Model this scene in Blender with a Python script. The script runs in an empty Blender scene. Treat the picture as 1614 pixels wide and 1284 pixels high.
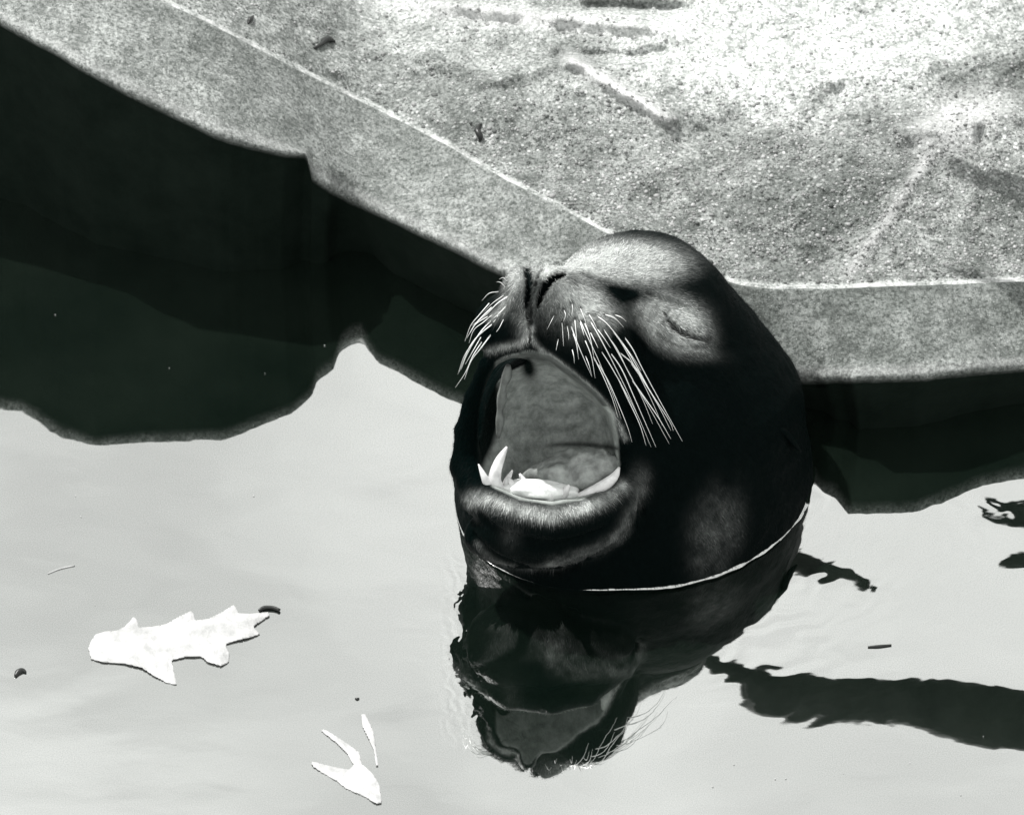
import bpy, math, random
import numpy as np
from mathutils import Vector

random.seed(7)
rng = np.random.default_rng(7)
SC = bpy.context.scene
COL = SC.collection
R = math.radians

# ------------------------------------------------------------------ camera
S = 1650.0                       # photo pixels per metre at the sea lion
PITCH = R(40.0)
SP, CP = math.sin(PITCH), math.cos(PITCH)
D = 7.0                          # metres from camera to the sea lion
FPX = S * D
W0, H0 = 1614.0, 1284.0
RIGHT = np.array([1.0, 0.0, 0.0]); UP = np.array([0.0, SP, CP]); FWD = np.array([0.0, CP, -SP])
# pixel (1003,745) at depth D lies on the water (z = 0) at the world origin
_d = FWD + (1003 - W0 / 2) / FPX * RIGHT - (745 - H0 / 2) / FPX * UP
CAM = -_d * D

def ray(px, py):
    px = np.asarray(px, float)[..., None]; py = np.asarray(py, float)[..., None]
    return FWD + (px - W0 / 2) / FPX * RIGHT - (py - H0 / 2) / FPX * UP

def vpt(px, py, c):
    """point seen at a photo pixel, c 'pixels' (1/1650 m) nearer than the neck centre"""
    return CAM + ray(px, py) * (D - np.asarray(c, float)[..., None] / S)

def at(px, py, z):
    """point seen at a photo pixel on the level z (metres)"""
    r = ray(px, py)
    t = (np.asarray(z, float)[..., None] - CAM[2]) / r[..., 2:3]
    return CAM + r * t

cam_d = bpy.data.cameras.new('camera'); cam = bpy.data.objects.new('camera', cam_d); COL.objects.link(cam)
cam.location = CAM
cam.rotation_euler = (R(90) - PITCH, 0, 0)
cam_d.sensor_width = 36.0; cam_d.lens = FPX / W0 * 36.0
cam_d.clip_start = 0.1; cam_d.clip_end = 500
cam_d.dof.use_dof = True; cam_d.dof.focus_distance = D - 0.2; cam_d.dof.aperture_fstop = 16
SC.camera = cam

# ------------------------------------------------------------------ light
SUN = Vector((-0.40, 0.38, 0.83)).normalized()      # towards the sun
sun_el = math.asin(SUN.z); sun_az = math.atan2(SUN.x, SUN.y)
world = bpy.data.worlds.new("World"); SC.world = world; world.use_nodes = True
nt = world.node_tree; nt.nodes.clear()
def wn(t): return nt.nodes.new(t)
out = wn('ShaderNodeOutputWorld'); bg = wn('ShaderNodeBackground'); bg.inputs['Strength'].default_value = 0.10
sky = wn('ShaderNodeTexSky'); sky.sky_type = 'NISHITA'; sky.sun_disc = False
sky.sun_elevation = sun_el; sky.sun_rotation = sun_az; sky.dust_density = 2.0
bw = wn('ShaderNodeRGBToBW'); nt.links.new(sky.outputs[0], bw.inputs[0])
tc = wn('ShaderNodeTexCoord'); nz = wn('ShaderNodeTexNoise'); nz.inputs['Scale'].default_value = 2.2
nz.inputs['Detail'].default_value = 3; nz.inputs['Roughness'].default_value = 0.45
nt.links.new(tc.outputs['Generated'], nz.inputs['Vector'])
mr = wn('ShaderNodeMapRange'); mr.inputs['From Min'].default_value = 0.35; mr.inputs['From Max'].default_value = 0.65
mr.inputs['To Min'].default_value = 0.80; mr.inputs['To Max'].default_value = 0.96
nt.links.new(nz.outputs['Fac'], mr.inputs['Value'])
mixw = wn('ShaderNodeMix'); mixw.data_type = 'RGBA'
nt.links.new(mr.outputs[0], mixw.inputs['Factor'])
nt.links.new(bw.outputs[0], mixw.inputs['A']); mixw.inputs['B'].default_value = (8.6, 8.7, 8.5, 1)   # thin bright cloud
nz2 = wn('ShaderNodeTexNoise'); nz2.inputs['Scale'].default_value = 16; nz2.inputs['Detail'].default_value = 4; nt.links.new(tc.outputs['Generated'], nz2.inputs['Vector'])
mr2 = wn('ShaderNodeMapRange'); nt.links.new(nz2.outputs['Fac'], mr2.inputs['Value'])
for k_, v_ in (('From Min', .32), ('From Max', .68), ('To Min', .82), ('To Max', 1.14)): mr2.inputs[k_].default_value = v_
vm = wn('ShaderNodeVectorMath'); vm.operation = 'SCALE'; nt.links.new(mixw.outputs['Result'], vm.inputs[0]); nt.links.new(mr2.outputs[0], vm.inputs['Scale'])
nt.links.new(vm.outputs[0], bg.inputs['Color']); nt.links.new(bg.outputs[0], out.inputs[0])

sl = bpy.data.lights.new('sun', 'SUN'); sl.energy = 3.8; sl.angle = R(0.6); sl.color = (1.0, 0.985, 0.965)
so = bpy.data.objects.new('sun', sl); COL.objects.link(so)
so.rotation_euler = SUN.to_track_quat('Z', 'Y').to_euler(); so.location = SUN * 10
SC.view_settings.view_transform = 'Standard'; SC.view_settings.look = 'None'
SC.view_settings.gamma = 1; SC.view_settings.use_curve_mapping = False
SC.view_settings.exposure = 0.55

# ------------------------------------------------------------------ helpers
def tag(o, label=None, cat=None, group=None, kind=None):
    if label: o['label'] = label
    if cat: o['category'] = cat
    if group: o['group'] = group
    if kind: o['kind'] = kind
    return o

def mesh_obj(name, verts, faces, mat, parent=None, smooth=True, attrs=None):
    me = bpy.data.meshes.new(name)
    verts = np.asarray(verts, float).reshape(-1, 3)
    if isinstance(faces, np.ndarray):
        n, k = faces.shape
        me.vertices.add(len(verts)); me.vertices.foreach_set('co', verts.astype(np.float32).ravel())
        me.loops.add(n * k); me.loops.foreach_set('vertex_index', faces.astype(np.int32).ravel())
        me.polygons.add(n); me.polygons.foreach_set('loop_start', np.arange(0, n * k, k, dtype=np.int32))
        me.update(calc_edges=True); me.validate()
    else:
        me.from_pydata([tuple(v) for v in verts], [], faces)
    if smooth: me.polygons.foreach_set('use_smooth', [True] * len(me.polygons))
    for k, a in (attrs or {}).items():
        at_ = me.attributes.new(k, 'FLOAT', 'POINT'); at_.data.foreach_set('value', np.asarray(a, np.float32))
    me.materials.append(mat)
    o = bpy.data.objects.new(name, me); COL.objects.link(o)
    if parent is not None:
        o.parent = parent
        o.matrix_parent_inverse = parent.matrix_basis.inverted()
    return o

def empty(name, loc):
    e = bpy.data.objects.new(name, None); COL.objects.link(e); e.location = loc; e.empty_display_size = 0.02
    return e

def hash3(ix, iy, iz, seed):
    h = (ix.astype(np.int64) * 374761393 + iy.astype(np.int64) * 668265263 + iz.astype(np.int64) * 2147483647 + seed * 974711) & 0xffffffff
    h = ((h ^ (h >> 13)) * 1274126177) & 0xffffffff
    h = h ^ (h >> 16)
    return (h & 0xffffff) / float(0xffffff)

def vnoise(x, y, z=None, seed=0):
    x = np.asarray(x, float); y = np.asarray(y, float); z = np.zeros_like(x) if z is None else np.asarray(z, float)
    xi, yi, zi = np.floor(x), np.floor(y), np.floor(z)
    fx, fy, fz = x - xi, y - yi, z - zi
    fx = fx * fx * (3 - 2 * fx); fy = fy * fy * (3 - 2 * fy); fz = fz * fz * (3 - 2 * fz)
    r = 0
    for dx in (0, 1):
        for dy in (0, 1):
            for dz in (0, 1):
                w = (fx if dx else 1 - fx) * (fy if dy else 1 - fy) * (fz if dz else 1 - fz)
                r = r + w * hash3(xi + dx, yi + dy, zi + dz, seed)
    return r * 2 - 1

def fbm(x, y, z=None, seed=0, octs=4):
    a, s, r = 1.0, 0.0, 0
    f = 1.0
    for k in range(octs):
        r = r + a * vnoise(np.asarray(x) * f, np.asarray(y) * f, None if z is None else np.asarray(z) * f, seed + k)
        s += a; a *= 0.5; f *= 2.03
    return r / s

def sstep(a, b, x):
    t = np.clip((x - a) / (b - a), 0, 1)
    return t * t * (3 - 2 * t)

def tube(pts, radii, seg=8):
    """tapered tube through world points; returns verts, faces (quads + caps)"""
    P = [Vector(p) for p in pts]; vs = []; fs = []
    prev = None
    for i, p in enumerate(P):
        t = (P[min(i + 1, len(P) - 1)] - P[max(i - 1, 0)]).normalized()
        if prev is None:
            a = t.orthogonal().normalized()
        else:
            a = (prev - t * prev.dot(t)).normalized()
        prev = a; b = t.cross(a)
        for k in range(seg):
            an = 2 * math.pi * k / seg
            vs.append(p + (a * math.cos(an) + b * math.sin(an)) * radii[i])
    n = len(P)
    for i in range(n - 1):
        for k in range(seg):
            k2 = (k + 1) % seg
            fs.append((i * seg + k, i * seg + k2, (i + 1) * seg + k2, (i + 1) * seg + k))
    fs.append(tuple(range(seg))[::-1]); fs.append(tuple((n - 1) * seg + k for k in range(seg)))
    return vs, fs

def spline(pts, n):
    """Catmull-Rom through the rows of pts, n samples"""
    P = np.asarray(pts, float); m = len(P)
    if m == 2:
        t = np.linspace(0, 1, n)[:, None]; return P[0] * (1 - t) + P[1] * t
    Q = np.vstack([2 * P[0] - P[1], P, 2 * P[-1] - P[-2]])
    u = np.linspace(0, m - 1 - 1e-9, n); i = u.astype(int); t = (u - i)[:, None]
    p0, p1, p2, p3 = Q[i], Q[i + 1], Q[i + 2], Q[i + 3]
    return 0.5 * ((2 * p1) + (-p0 + p2) * t + (2 * p0 - 5 * p1 + 4 * p2 - p3) * t * t + (-p0 + 3 * p1 - 3 * p2 + p3) * t ** 3)

# ------------------------------------------------------------------ materials
class M:
    def __init__(s, name):
        s.m = bpy.data.materials.new(name); s.m.use_nodes = True; s.t = s.m.node_tree
        s.t.nodes.clear(); s.out = s.n('ShaderNodeOutputMaterial')
    def n(s, t, **kw):
        nd = s.t.nodes.new(t)
        for k, v in kw.items(): setattr(nd, k, v)
        return nd
    def l(s, a, b): s.t.links.new(a, b)
    def setin(s, nd, k, v):
        if hasattr(v, 'is_output') or isinstance(v, bpy.types.NodeSocket): s.l(v, nd.inputs[k])
        else: nd.inputs[k].default_value = v
    def coord(s): return s.n('ShaderNodeTexCoord').outputs['Object']
    def noise(s, scale, detail=3, rough=0.5, vec=None, dist=0.0):
        nd = s.n('ShaderNodeTexNoise'); nd.inputs['Scale'].default_value = scale; nd.inputs['Detail'].default_value = detail
        nd.inputs['Roughness'].default_value = rough; nd.inputs['Distortion'].default_value = dist
        s.l(vec if vec is not None else s.coord(), nd.inputs['Vector']); return nd.outputs['Fac']
    def rng(s, v, a, b, c=0.0, d=1.0):
        nd = s.n('ShaderNodeMapRange'); s.l(v, nd.inputs['Value'])
        for k, x in zip(('From Min', 'From Max', 'To Min', 'To Max'), (a, b, c, d)): nd.inputs[k].default_value = x
        return nd.outputs[0]
    def attr(s, name): 
        nd = s.n('ShaderNodeAttribute', attribute_name=name); return nd.outputs['Fac']
    def mix(s, f, a, b):
        nd = s.n('ShaderNodeMix', data_type='RGBA'); s.setin(nd, 'Factor', f); s.setin(nd, 'A', a); s.setin(nd, 'B', b)
        return nd.outputs['Result']
    def math(s, op, a, b=0.0):
        nd = s.n('ShaderNodeMath', operation=op); s.setin(nd, 0, a); s.setin(nd, 1, b); return nd.outputs[0]
    def bump(s, h, dist, strength=1.0, normal=None):
        nd = s.n('ShaderNodeBump'); s.l(h, nd.inputs['Height']); nd.inputs['Distance'].default_value = dist
        s.setin(nd, 'Strength', strength)
        if normal is not None: s.l(normal, nd.inputs['Normal'])
        return nd.outputs[0]
    def principled(s, col, rough, spec=0.5, normal=None, **kw):
        p = s.n('ShaderNodeBsdfPrincipled'); s.setin(p, 'Base Color', col); s.setin(p, 'Roughness', rough)
        s.setin(p, 'Specular IOR Level', spec)
        if normal is not None: s.l(normal, p.inputs['Normal'])
        for k, v in kw.items(): s.setin(p, k.replace('_', ' '), v)
        s.l(p.outputs[0], s.out.inputs[0]); return p

def g(v, t=0.04):       # warm-green toned grey, greener when dark
    return (v * (1 - t), v * (1 + t * 0.5), v * (1 - t * 0.5), 1)

# concrete: coarse speckled grey, algae, damp and painted relief light come as attributes
m = M('rough_concrete')
co = m.coord()
big = m.noise(3.5, 4, 0.6); mid = m.noise(22, 5, 0.7); fine = m.noise(260, 4, 0.8); grit = m.noise(700, 2, 0.6)
mid2 = m.noise(75, 4, 0.75)
c1 = m.mix(m.rng(m.math('ADD', m.math('MULTIPLY', mid, 0.5), m.math('MULTIPLY', mid2, 0.5)), 0.38, 0.62), g(0.19, .03), g(0.52, .015))
c2 = m.mix(m.rng(fine, 0.38, 0.60), g(0.09, .06), c1)
c2 = m.mix(m.rng(grit, 0.62, 0.74), c2, g(0.72, .0))
vor = m.n('ShaderNodeTexVoronoi'); vor.inputs['Scale'].default_value = 150; m.l(co, vor.inputs['Vector'])
spk = m.math('LESS_THAN', vor.outputs['Distance'], 0.26)
vc = m.n('ShaderNodeRGBToBW'); m.l(vor.outputs['Color'], vc.inputs[0])
spc = m.mix(m.rng(vc.outputs[0], 0.35, 0.62), g(0.07, .08), g(0.75, .0))
rough_a = m.attr('coarse')
c3 = m.mix(m.math('MULTIPLY', m.math('MULTIPLY', spk, rough_a), 0.65), c2, spc)
tone = m.attr('tone')
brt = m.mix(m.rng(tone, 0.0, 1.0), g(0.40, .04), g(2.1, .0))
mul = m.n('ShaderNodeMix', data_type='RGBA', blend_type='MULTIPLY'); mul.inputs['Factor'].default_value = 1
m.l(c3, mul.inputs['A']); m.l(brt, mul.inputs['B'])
brightened = m.mix(m.attr('brightened'), mul.outputs['Result'], m.mix(m.rng(fine, .3, .6), g(0.5, .0), g(0.86, 0)))
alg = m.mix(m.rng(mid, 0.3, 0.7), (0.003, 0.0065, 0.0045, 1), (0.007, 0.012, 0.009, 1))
base = m.mix(m.attr('algae'), brightened, alg)
hgt = m.math('ADD', m.math('MULTIPLY', fine, 0.6), m.math('MULTIPLY', mid, 0.9))
nrm = m.bump(hgt, 0.006, m.rng(rough_a, 0, 1, 0.35, 0.9))
m.principled(base, 0.85, m.rng(m.attr('algae'), 0, 1, 0.3, 0.05), nrm)
MAT_CONC = m.m

def stone_mat(name, v, rough=0.7):
    m = M(name); f = m.noise(220, 3, 0.6)
    m.principled(m.mix(m.rng(f, .3, .7), g(v * 0.7), g(v * 1.25)), rough, 0.4, m.bump(f, 0.001, 0.6)); return m.m
# pebbles: one material, shade per pebble from an attribute
m = M('mixed_pebbles'); f = m.noise(300, 2, 0.5)
m.principled(m.mix(m.attr('shade'), g(0.05, .08), g(0.62, .0)), 0.75, 0.35, m.bump(f, 0.0008, 0.6)); MAT_PEB = m.m

# water: still pool, murky, mirror-like surface with soft ripples
m = M('pool_water')
co = m.coord()
mp = m.n('ShaderNodeMapping'); mp.inputs['Scale'].default_value = (1.0, 1.7, 1.0); m.l(co, mp.inputs['Vector'])
r1 = m.noise(5.0, 1, 0.4, mp.outputs[0], 0.4); r2 = m.noise(17, 1, 0.4, mp.outputs[0], 0.6); r3 = m.noise(60, 1, 0.5, mp.outputs[0], 0.3)
hh = m.math('ADD', m.math('MULTIPLY', r1, 0.40), m.math('MULTIPLY', r2, 0.022))
hh = m.math('ADD', hh, m.math('MULTIPLY', r3, 0.004))
# small rings of ripples spreading from the animal, dying out within a hand's breadth
vs_ = m.n('ShaderNodeVectorMath', operation='SUBTRACT'); m.l(co, vs_.inputs[0]); vs_.inputs[1].default_value = (-0.01, -0.02, 0)
vl_ = m.n('ShaderNodeVectorMath', operation='LENGTH'); m.l(vs_.outputs[0], vl_.inputs[0]); rr_ = vl_.outputs['Value']
wob = m.math('MULTIPLY', m.noise(11, 2, 0.5), 0.11)
wave = m.math('SINE', m.math('MULTIPLY', m.math('ADD', rr_, wob), 2 * math.pi / 0.024))
sep = m.n('ShaderNodeSeparateXYZ'); m.l(co, sep.inputs[0]); sx_, sy_ = sep.outputs[0], sep.outputs[1]
env = m.math('MULTIPLY', m.rng(rr_, 0.20, 0.42, 1.0, 0.0), m.rng(m.noise(9, 2, 0.5), 0.40, 0.60, 0.0, 1.0))
env = m.math('MULTIPLY', env, m.rng(sx_, -0.02, 0.08, 0.0, 1.0))
e2 = m.math('MULTIPLY', m.math('MULTIPLY', m.rng(sx_, -0.188, -0.174, 0, 1), m.rng(sx_, -0.150, -0.135, 1, 0)), m.math('MULTIPLY', m.rng(sy_, -0.16, -0.10, 1, 0), m.rng(sy_, -0.40, -0.33, 0, 1)))
w2 = m.math('SINE', m.math('MULTIPLY', m.math('ADD', sx_, m.math('MULTIPLY', m.noise(22, 3, 0.6), 0.05)), 2 * math.pi / 0.011))
env = m.math('ADD', env, 0.0)
hh = m.math('ADD', hh, m.math('MULTIPLY', m.math('MULTIPLY', wave, env), 0.016))
hh = m.math('ADD', hh, m.math('MULTIPLY', m.math('MULTIPLY', w2, e2), 0.009))
r4 = m.noise(26, 1, 0.4, mp.outputs[0], 0.8)
hh = m.math('ADD', hh, m.math('MULTIPLY', m.math('MULTIPLY', r4, m.rng(sx_, 0.12, 0.25, 0, 1)), 0.012))
nrm = m.bump(hh, 0.0019, 1.0)
dif = m.n('ShaderNodeBsdfDiffuse'); murk = m.mix(m.rng(m.noise(7, 4, 0.6), .3, .7), (0.0028, 0.0065, 0.0045, 1), (0.009, 0.0145, 0.0105, 1))
m.l(murk, dif.inputs['Color'])
gl = m.n('ShaderNodeBsdfGlossy'); gl.inputs['Roughness'].default_value = 0.012; m.l(m.mix(m.rng(m.noise(900, 2, 0.7), .35, .65), (0.80, 0.815, 0.80, 1), (1, 1, .99, 1)), gl.inputs['Color'])
m.l(nrm, gl.inputs['Normal'])
fr = m.n('ShaderNodeFresnel'); fr.inputs['IOR'].default_value = 8.5; m.l(nrm, fr.inputs['Normal'])
mx = m.n('ShaderNodeMixShader'); m.l(fr.outputs[0], mx.inputs[0]); m.l(dif.outputs[0], mx.inputs[1]); m.l(gl.outputs[0], mx.inputs[2])
m.l(mx.outputs[0], m.out.inputs[0]); MAT_WATER = m.m

# sea lion fur
m = M('wet_fur')
co = m.coord()
mp = m.n('ShaderNodeMapping'); mp.inputs['Scale'].default_value = (1.0, 1.0, 0.35); m.l(co, mp.inputs['Vector'])
hair = m.noise(420, 3, 0.65, mp.outputs[0]); patch = m.noise(45, 4, 0.6)
pale = m.attr('pale'); mouth = m.attr('mouth'); dark = m.attr('gum_shade')
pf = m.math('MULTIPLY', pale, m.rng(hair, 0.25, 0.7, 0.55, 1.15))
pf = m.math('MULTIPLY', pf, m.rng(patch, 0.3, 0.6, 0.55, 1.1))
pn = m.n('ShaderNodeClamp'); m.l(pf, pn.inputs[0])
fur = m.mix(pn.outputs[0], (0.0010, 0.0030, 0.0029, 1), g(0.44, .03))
flesh = m.mix(m.rng(m.noise(70, 5, 0.7), .36, .64), g(0.20, .06), g(0.44, .04))
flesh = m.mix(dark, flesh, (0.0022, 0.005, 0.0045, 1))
col = m.mix(mouth, fur, flesh)
rough = m.math('ADD', m.rng(pale, 0, 1, 0.46, 0.62), m.math('MULTIPLY', m.math('SUBTRACT', patch, 0.5), 0.2))
nrm = m.bump(m.math('ADD', m.math('MULTIPLY', hair, 0.5), m.math('MULTIPLY', patch, 0.8)), 0.0030, 0.8)
m.principled(col, rough, m.math('MULTIPLY', m.rng(mouth, 0, 1, 0.02, 0.35), m.rng(dark, 0, 1, 1, 0.1)), nrm); MAT_FUR = m.m

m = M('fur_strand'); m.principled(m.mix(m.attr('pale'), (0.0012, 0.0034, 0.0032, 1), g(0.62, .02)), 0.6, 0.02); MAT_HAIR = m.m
def simple(name, col, rough, spec=0.5, nscale=120, nd=0.0006, var=0.25, **kw):
    m = M(name); f = m.noise(nscale, 3, 0.6)
    a = tuple(c * (1 - var) for c in col[:3]) + (1,); b = tuple(c * (1 + var * 0.6) for c in col[:3]) + (1,)
    m.principled(m.mix(m.rng(f, .3, .7), a, b), rough, spec, m.bump(f, nd, 0.6), **kw); return m.m
MAT_TOOTH = simple('tooth_enamel', g(0.70, 0.0), 0.25, 0.5, 90, 0.0005, 0.3)
MAT_OLDTOOTH = simple('stained_tooth', g(0.42, 0.03), 0.4, 0.5, 90, 0.0003, 0.2)
MAT_GUM = simple('wet_pale_gum', g(0.80, 0.01), 0.22, 0.6, 160, 0.001, 0.12)
MAT_TONGUE = simple('wet_tongue', g(0.27, 0.04), 0.34, 0.5, 75, 0.004, 0.55)
MAT_RIDGE = simple('mouth_ridge', g(0.17, 0.05), 0.5, 0.3, 70, 0.003, 0.5)
MAT_WHISK = simple('whisker', g(0.88, 0.01), 0.35, 0.5, 60, 0.0001, 0.1)
m = M('bleached_leaf'); co = m.coord()
wv_ = m.n('ShaderNodeTexWave'); wv_.inputs['Scale'].default_value = 26; wv_.inputs['Distortion'].default_value = 11; wv_.inputs['Detail'].default_value = 3; m.l(co, wv_.inputs['Vector'])
vein = m.math('GREATER_THAN', wv_.outputs['Fac'], 0.94); blot = m.noise(38, 4, 0.65)
lc = m.mix(m.rng(blot, .32, .6), g(0.30, .01), g(0.46, .0)); lc = m.mix(m.math('MULTIPLY', vein, 0.12), lc, g(0.17, .01))
m.principled(lc, 0.55, 0.4, m.bump(m.math('ADD', m.math('MULTIPLY', blot, 1.0), m.math('MULTIPLY', wv_.outputs['Fac'], 0.03)), 0.0030, 0.7)); MAT_LEAF = m.m
MAT_DARKLEAF = simple('dark_wet_scrap', g(0.015, 0.08), 0.4, 0.5, 120, 0.001, 0.3)
MAT_BARK = simple('dark_bark', g(0.022, 0.1), 0.9, 0.2, 30, 0.01, 0.4)

# ------------------------------------------------------------------ ledge
# lip: photo x, photo y, photo y of its mirror image  -> height above the water
LIP = np.array([(-900, -430, 560), (-400, -170, 620), (-150, -42, 630), (0, 40, 645), (60, 72, 680), (120, 106, 697), (200, 150, 690), (330, 213, 688),
                (400, 236, 665), (450, 247, 648), (483, 247, 615), (492, 283, 590), (520, 303, 572), (531, 309, 540), (548, 318, 520), (566, 326, 516), (578, 332, 540), (592, 339, 562), (625, 354, 577), (656, 369, 592),
                (700, 389, 616), (790, 434, 650), (880, 478, 690), (980, 525, 725), (1080, 565, 738), (1180, 592, 735), (1265, 602, 728), (1288, 602, 738), (1302, 602, 762), (1325, 602, 770),
                (1345, 602, 799), (1450, 598, 795), (1500, 594, 780), (1560, 588, 752), (1614, 584, 740), (1800, 565, 715), (2300, 500, 660)], float)
CRE = np.array([(-900, -560), (-400, -300), (-150, -185), (200, -22), (330, 38), (490, 120), (600, 178), (700, 228), (800, 285), (950, 365), (1050, 412),
                (1120, 436), (1165, 450), (1220, 457), (1300, 456), (1400, 452), (1614, 445), (1900, 425), (2300, 390)], float)
xs = np.unique(np.concatenate([[-30000, -12000, -5000, -2500], np.arange(-1500, -150, 60), np.arange(-150, 1780, 5.0), np.arange(484, 494, 1.0),
                               np.arange(1780, 2400, 50), [2600, 3200, 5000, 12000, 30000]]))
def ip(tab, col, x): return np.interp(x, tab[:, 0], tab[:, col])
ylip = ip(LIP, 1, xs) + np.where((xs > -150) & (xs < 1800), 2.5 * fbm(xs / 40, xs * 0, seed=3), 0)
zlip = (ip(LIP, 2, xs) - ip(LIP, 1, xs)) / 2 / CP / S          # metres
# soften abrupt height changes a little
ycr = ip(CRE, 1, xs) + np.where((xs > -150) & (xs < 1800), 2.0 * fbm(xs / 60, xs * 0, seed=5), 0)
def smooth_x(v, w):
    core = (xs > -1500) & (xs < 2400); q = np.arange(-1500, 2400, 5.0); a = np.interp(q, xs, v)
    k = np.hanning(int(w / 2.5) | 1); k /= k.sum(); p_ = len(k) // 2
    a = np.convolve(np.pad(a, p_, mode='edge'), k, mode='valid'); r_ = v.copy(); r_[core] = np.interp(xs[core], q, a); return r_
ylip_s, zlip_s = smooth_x(ylip, 140), smooth_x(zlip, 140)
# level of the crease: smooth, follows the lip
zl_s = smooth_x(np.interp(xs, [-900, 0, 330, 480, 560, 640, 720, 900, 1300, 1614, 2300], [0.30, 0.245, 0.18, 0.12, 0.070, 0.065, 0.08, 0.085, 0.075, 0.065, 0.05]), 120)
zcr = zl_s + 0.42 * np.clip(ylip_s - ycr, 60, 260) / S

RIDGE = [  # x0,y0,x1,y1,width,height(mm) on the top surface
    (690, 5, 1010, 42, 16, 9), (1010, 42, 1100, 60, 20, 5), (900, 95, 1055, 188, 13, 10), (760, 130, 905, 95, 14, 6),
    (1335, 435, 1480, 225, 17, 5), (1420, 205, 1600, 180, 28, 9), (1080, 215, 1150, 205, 34, -8), (880, 88, 1040, 84, 12, -8),
    (930, 8, 1080, 14, 12, -12), (1545, 205, 1550, 320, 8, -6), (1300, 130, 1614, 75, 34, 8), (980, 260, 1020, 330, 30, -5),
    (1250, 260, 1320, 150, 30, -6), (560, 60, 700, 90, 30, 6)]
def top_height(x, y):
    h = 0.010 * fbm(x / 260, y / 130, seed=11, octs=3) + 0.0035 * fbm(x / 42, y / 26, seed=21, octs=3) + 0.0016 * fbm(x / 11, y / 8, seed=31, octs=2)
    for (x0, y0, x1, y1, w, a) in RIDGE:
        dx, dy = x1 - x0, y1 - y0
        t = np.clip(((x - x0) * dx + (y - y0) * dy) / (dx * dx + dy * dy), 0, 1)
        d2 = (x - x0 - t * dx) ** 2 + ((y - y0 - t * dy) * 1.3) ** 2
        h = h + a / 1000 * np.exp(-d2 / (w * w)) * (0.9 + 0.25 * vnoise(x / 24, y / 24, seed=44))
    return h
def blob(x, y, cx, cy, rx, ry, rot=0):
    c_, s_ = math.cos(R(rot)), math.sin(R(rot)); u = (x - cx) * c_ + (y - cy) * s_; v = -(x - cx) * s_ + (y - cy) * c_
    return np.exp(-((u / rx) ** 2 + (v / ry) ** 2))
def top_tone(x, y):  # patchy tone and stains, plus relief light and shade painted in
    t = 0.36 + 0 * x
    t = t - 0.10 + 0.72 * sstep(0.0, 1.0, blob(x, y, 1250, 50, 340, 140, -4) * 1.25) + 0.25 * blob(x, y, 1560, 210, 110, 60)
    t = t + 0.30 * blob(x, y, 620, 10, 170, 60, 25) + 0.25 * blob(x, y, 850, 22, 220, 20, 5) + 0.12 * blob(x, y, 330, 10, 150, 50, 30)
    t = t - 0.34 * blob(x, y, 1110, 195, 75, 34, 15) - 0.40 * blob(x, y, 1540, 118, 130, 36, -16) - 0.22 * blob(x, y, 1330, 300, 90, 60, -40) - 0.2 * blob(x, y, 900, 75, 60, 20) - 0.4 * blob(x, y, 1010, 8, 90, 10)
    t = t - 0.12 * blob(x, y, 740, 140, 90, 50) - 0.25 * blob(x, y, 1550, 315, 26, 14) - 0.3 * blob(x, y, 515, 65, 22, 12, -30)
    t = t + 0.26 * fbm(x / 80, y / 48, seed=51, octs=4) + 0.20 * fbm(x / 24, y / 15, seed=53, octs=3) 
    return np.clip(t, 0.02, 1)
def ridge_light(x, y):  # sunlit faces of the ridges, painted into the colour
    w = 0.9 * np.exp(-(((x - 900) * 0.515 - (y - 97) * 0.857) / 10) ** 2) * (sstep(870, 930, x) * (1 - sstep(1030, 1075, x))) 
    w = w + 0.8 * blob(x, y, 830, 30, 190, 12, 6) + 0.65 * blob(x, y, 1510, 195, 70, 35, -20)
    w = w + 0.45 * np.exp(-(((x - 1340) * 0.826 + (y - 430) * 0.563) / 9) ** 2) * sstep(225, 260, y) * (1 - sstep(425, 445, y))
    return np.clip(w * (0.8 + 0.5 * fbm(x / 18, y / 18, seed=61)), 0, 1)

rows = []     # each row: world points (n,3), attrs
n = len(xs)
Lw = at(xs, ylip, zlip)
tx = np.gradient(Lw[:, 0]); ty = np.gradient(Lw[:, 1]); 
kk = np.hanning(31); kk /= kk.sum()
def sm(a): return np.convolve(np.pad(a, 15, mode='edge'), kk, mode='valid')
nx_, ny_ = sm(-ty), sm(tx); ln = np.hypot(nx_, ny_) + 1e-9; nx_, ny_ = nx_ / ln, ny_ / ln
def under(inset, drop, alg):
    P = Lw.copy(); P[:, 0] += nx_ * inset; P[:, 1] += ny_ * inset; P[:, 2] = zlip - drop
    rows.append((P, dict(tone=np.full(n, .3), coarse=np.zeros(n), brightened=np.zeros(n), algae=np.full(n, alg))))
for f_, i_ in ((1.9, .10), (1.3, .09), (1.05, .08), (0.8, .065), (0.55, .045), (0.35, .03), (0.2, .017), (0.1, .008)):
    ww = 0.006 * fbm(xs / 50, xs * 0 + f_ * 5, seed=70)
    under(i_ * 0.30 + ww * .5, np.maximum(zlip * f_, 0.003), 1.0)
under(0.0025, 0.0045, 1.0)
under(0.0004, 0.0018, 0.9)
NB = 36
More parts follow.
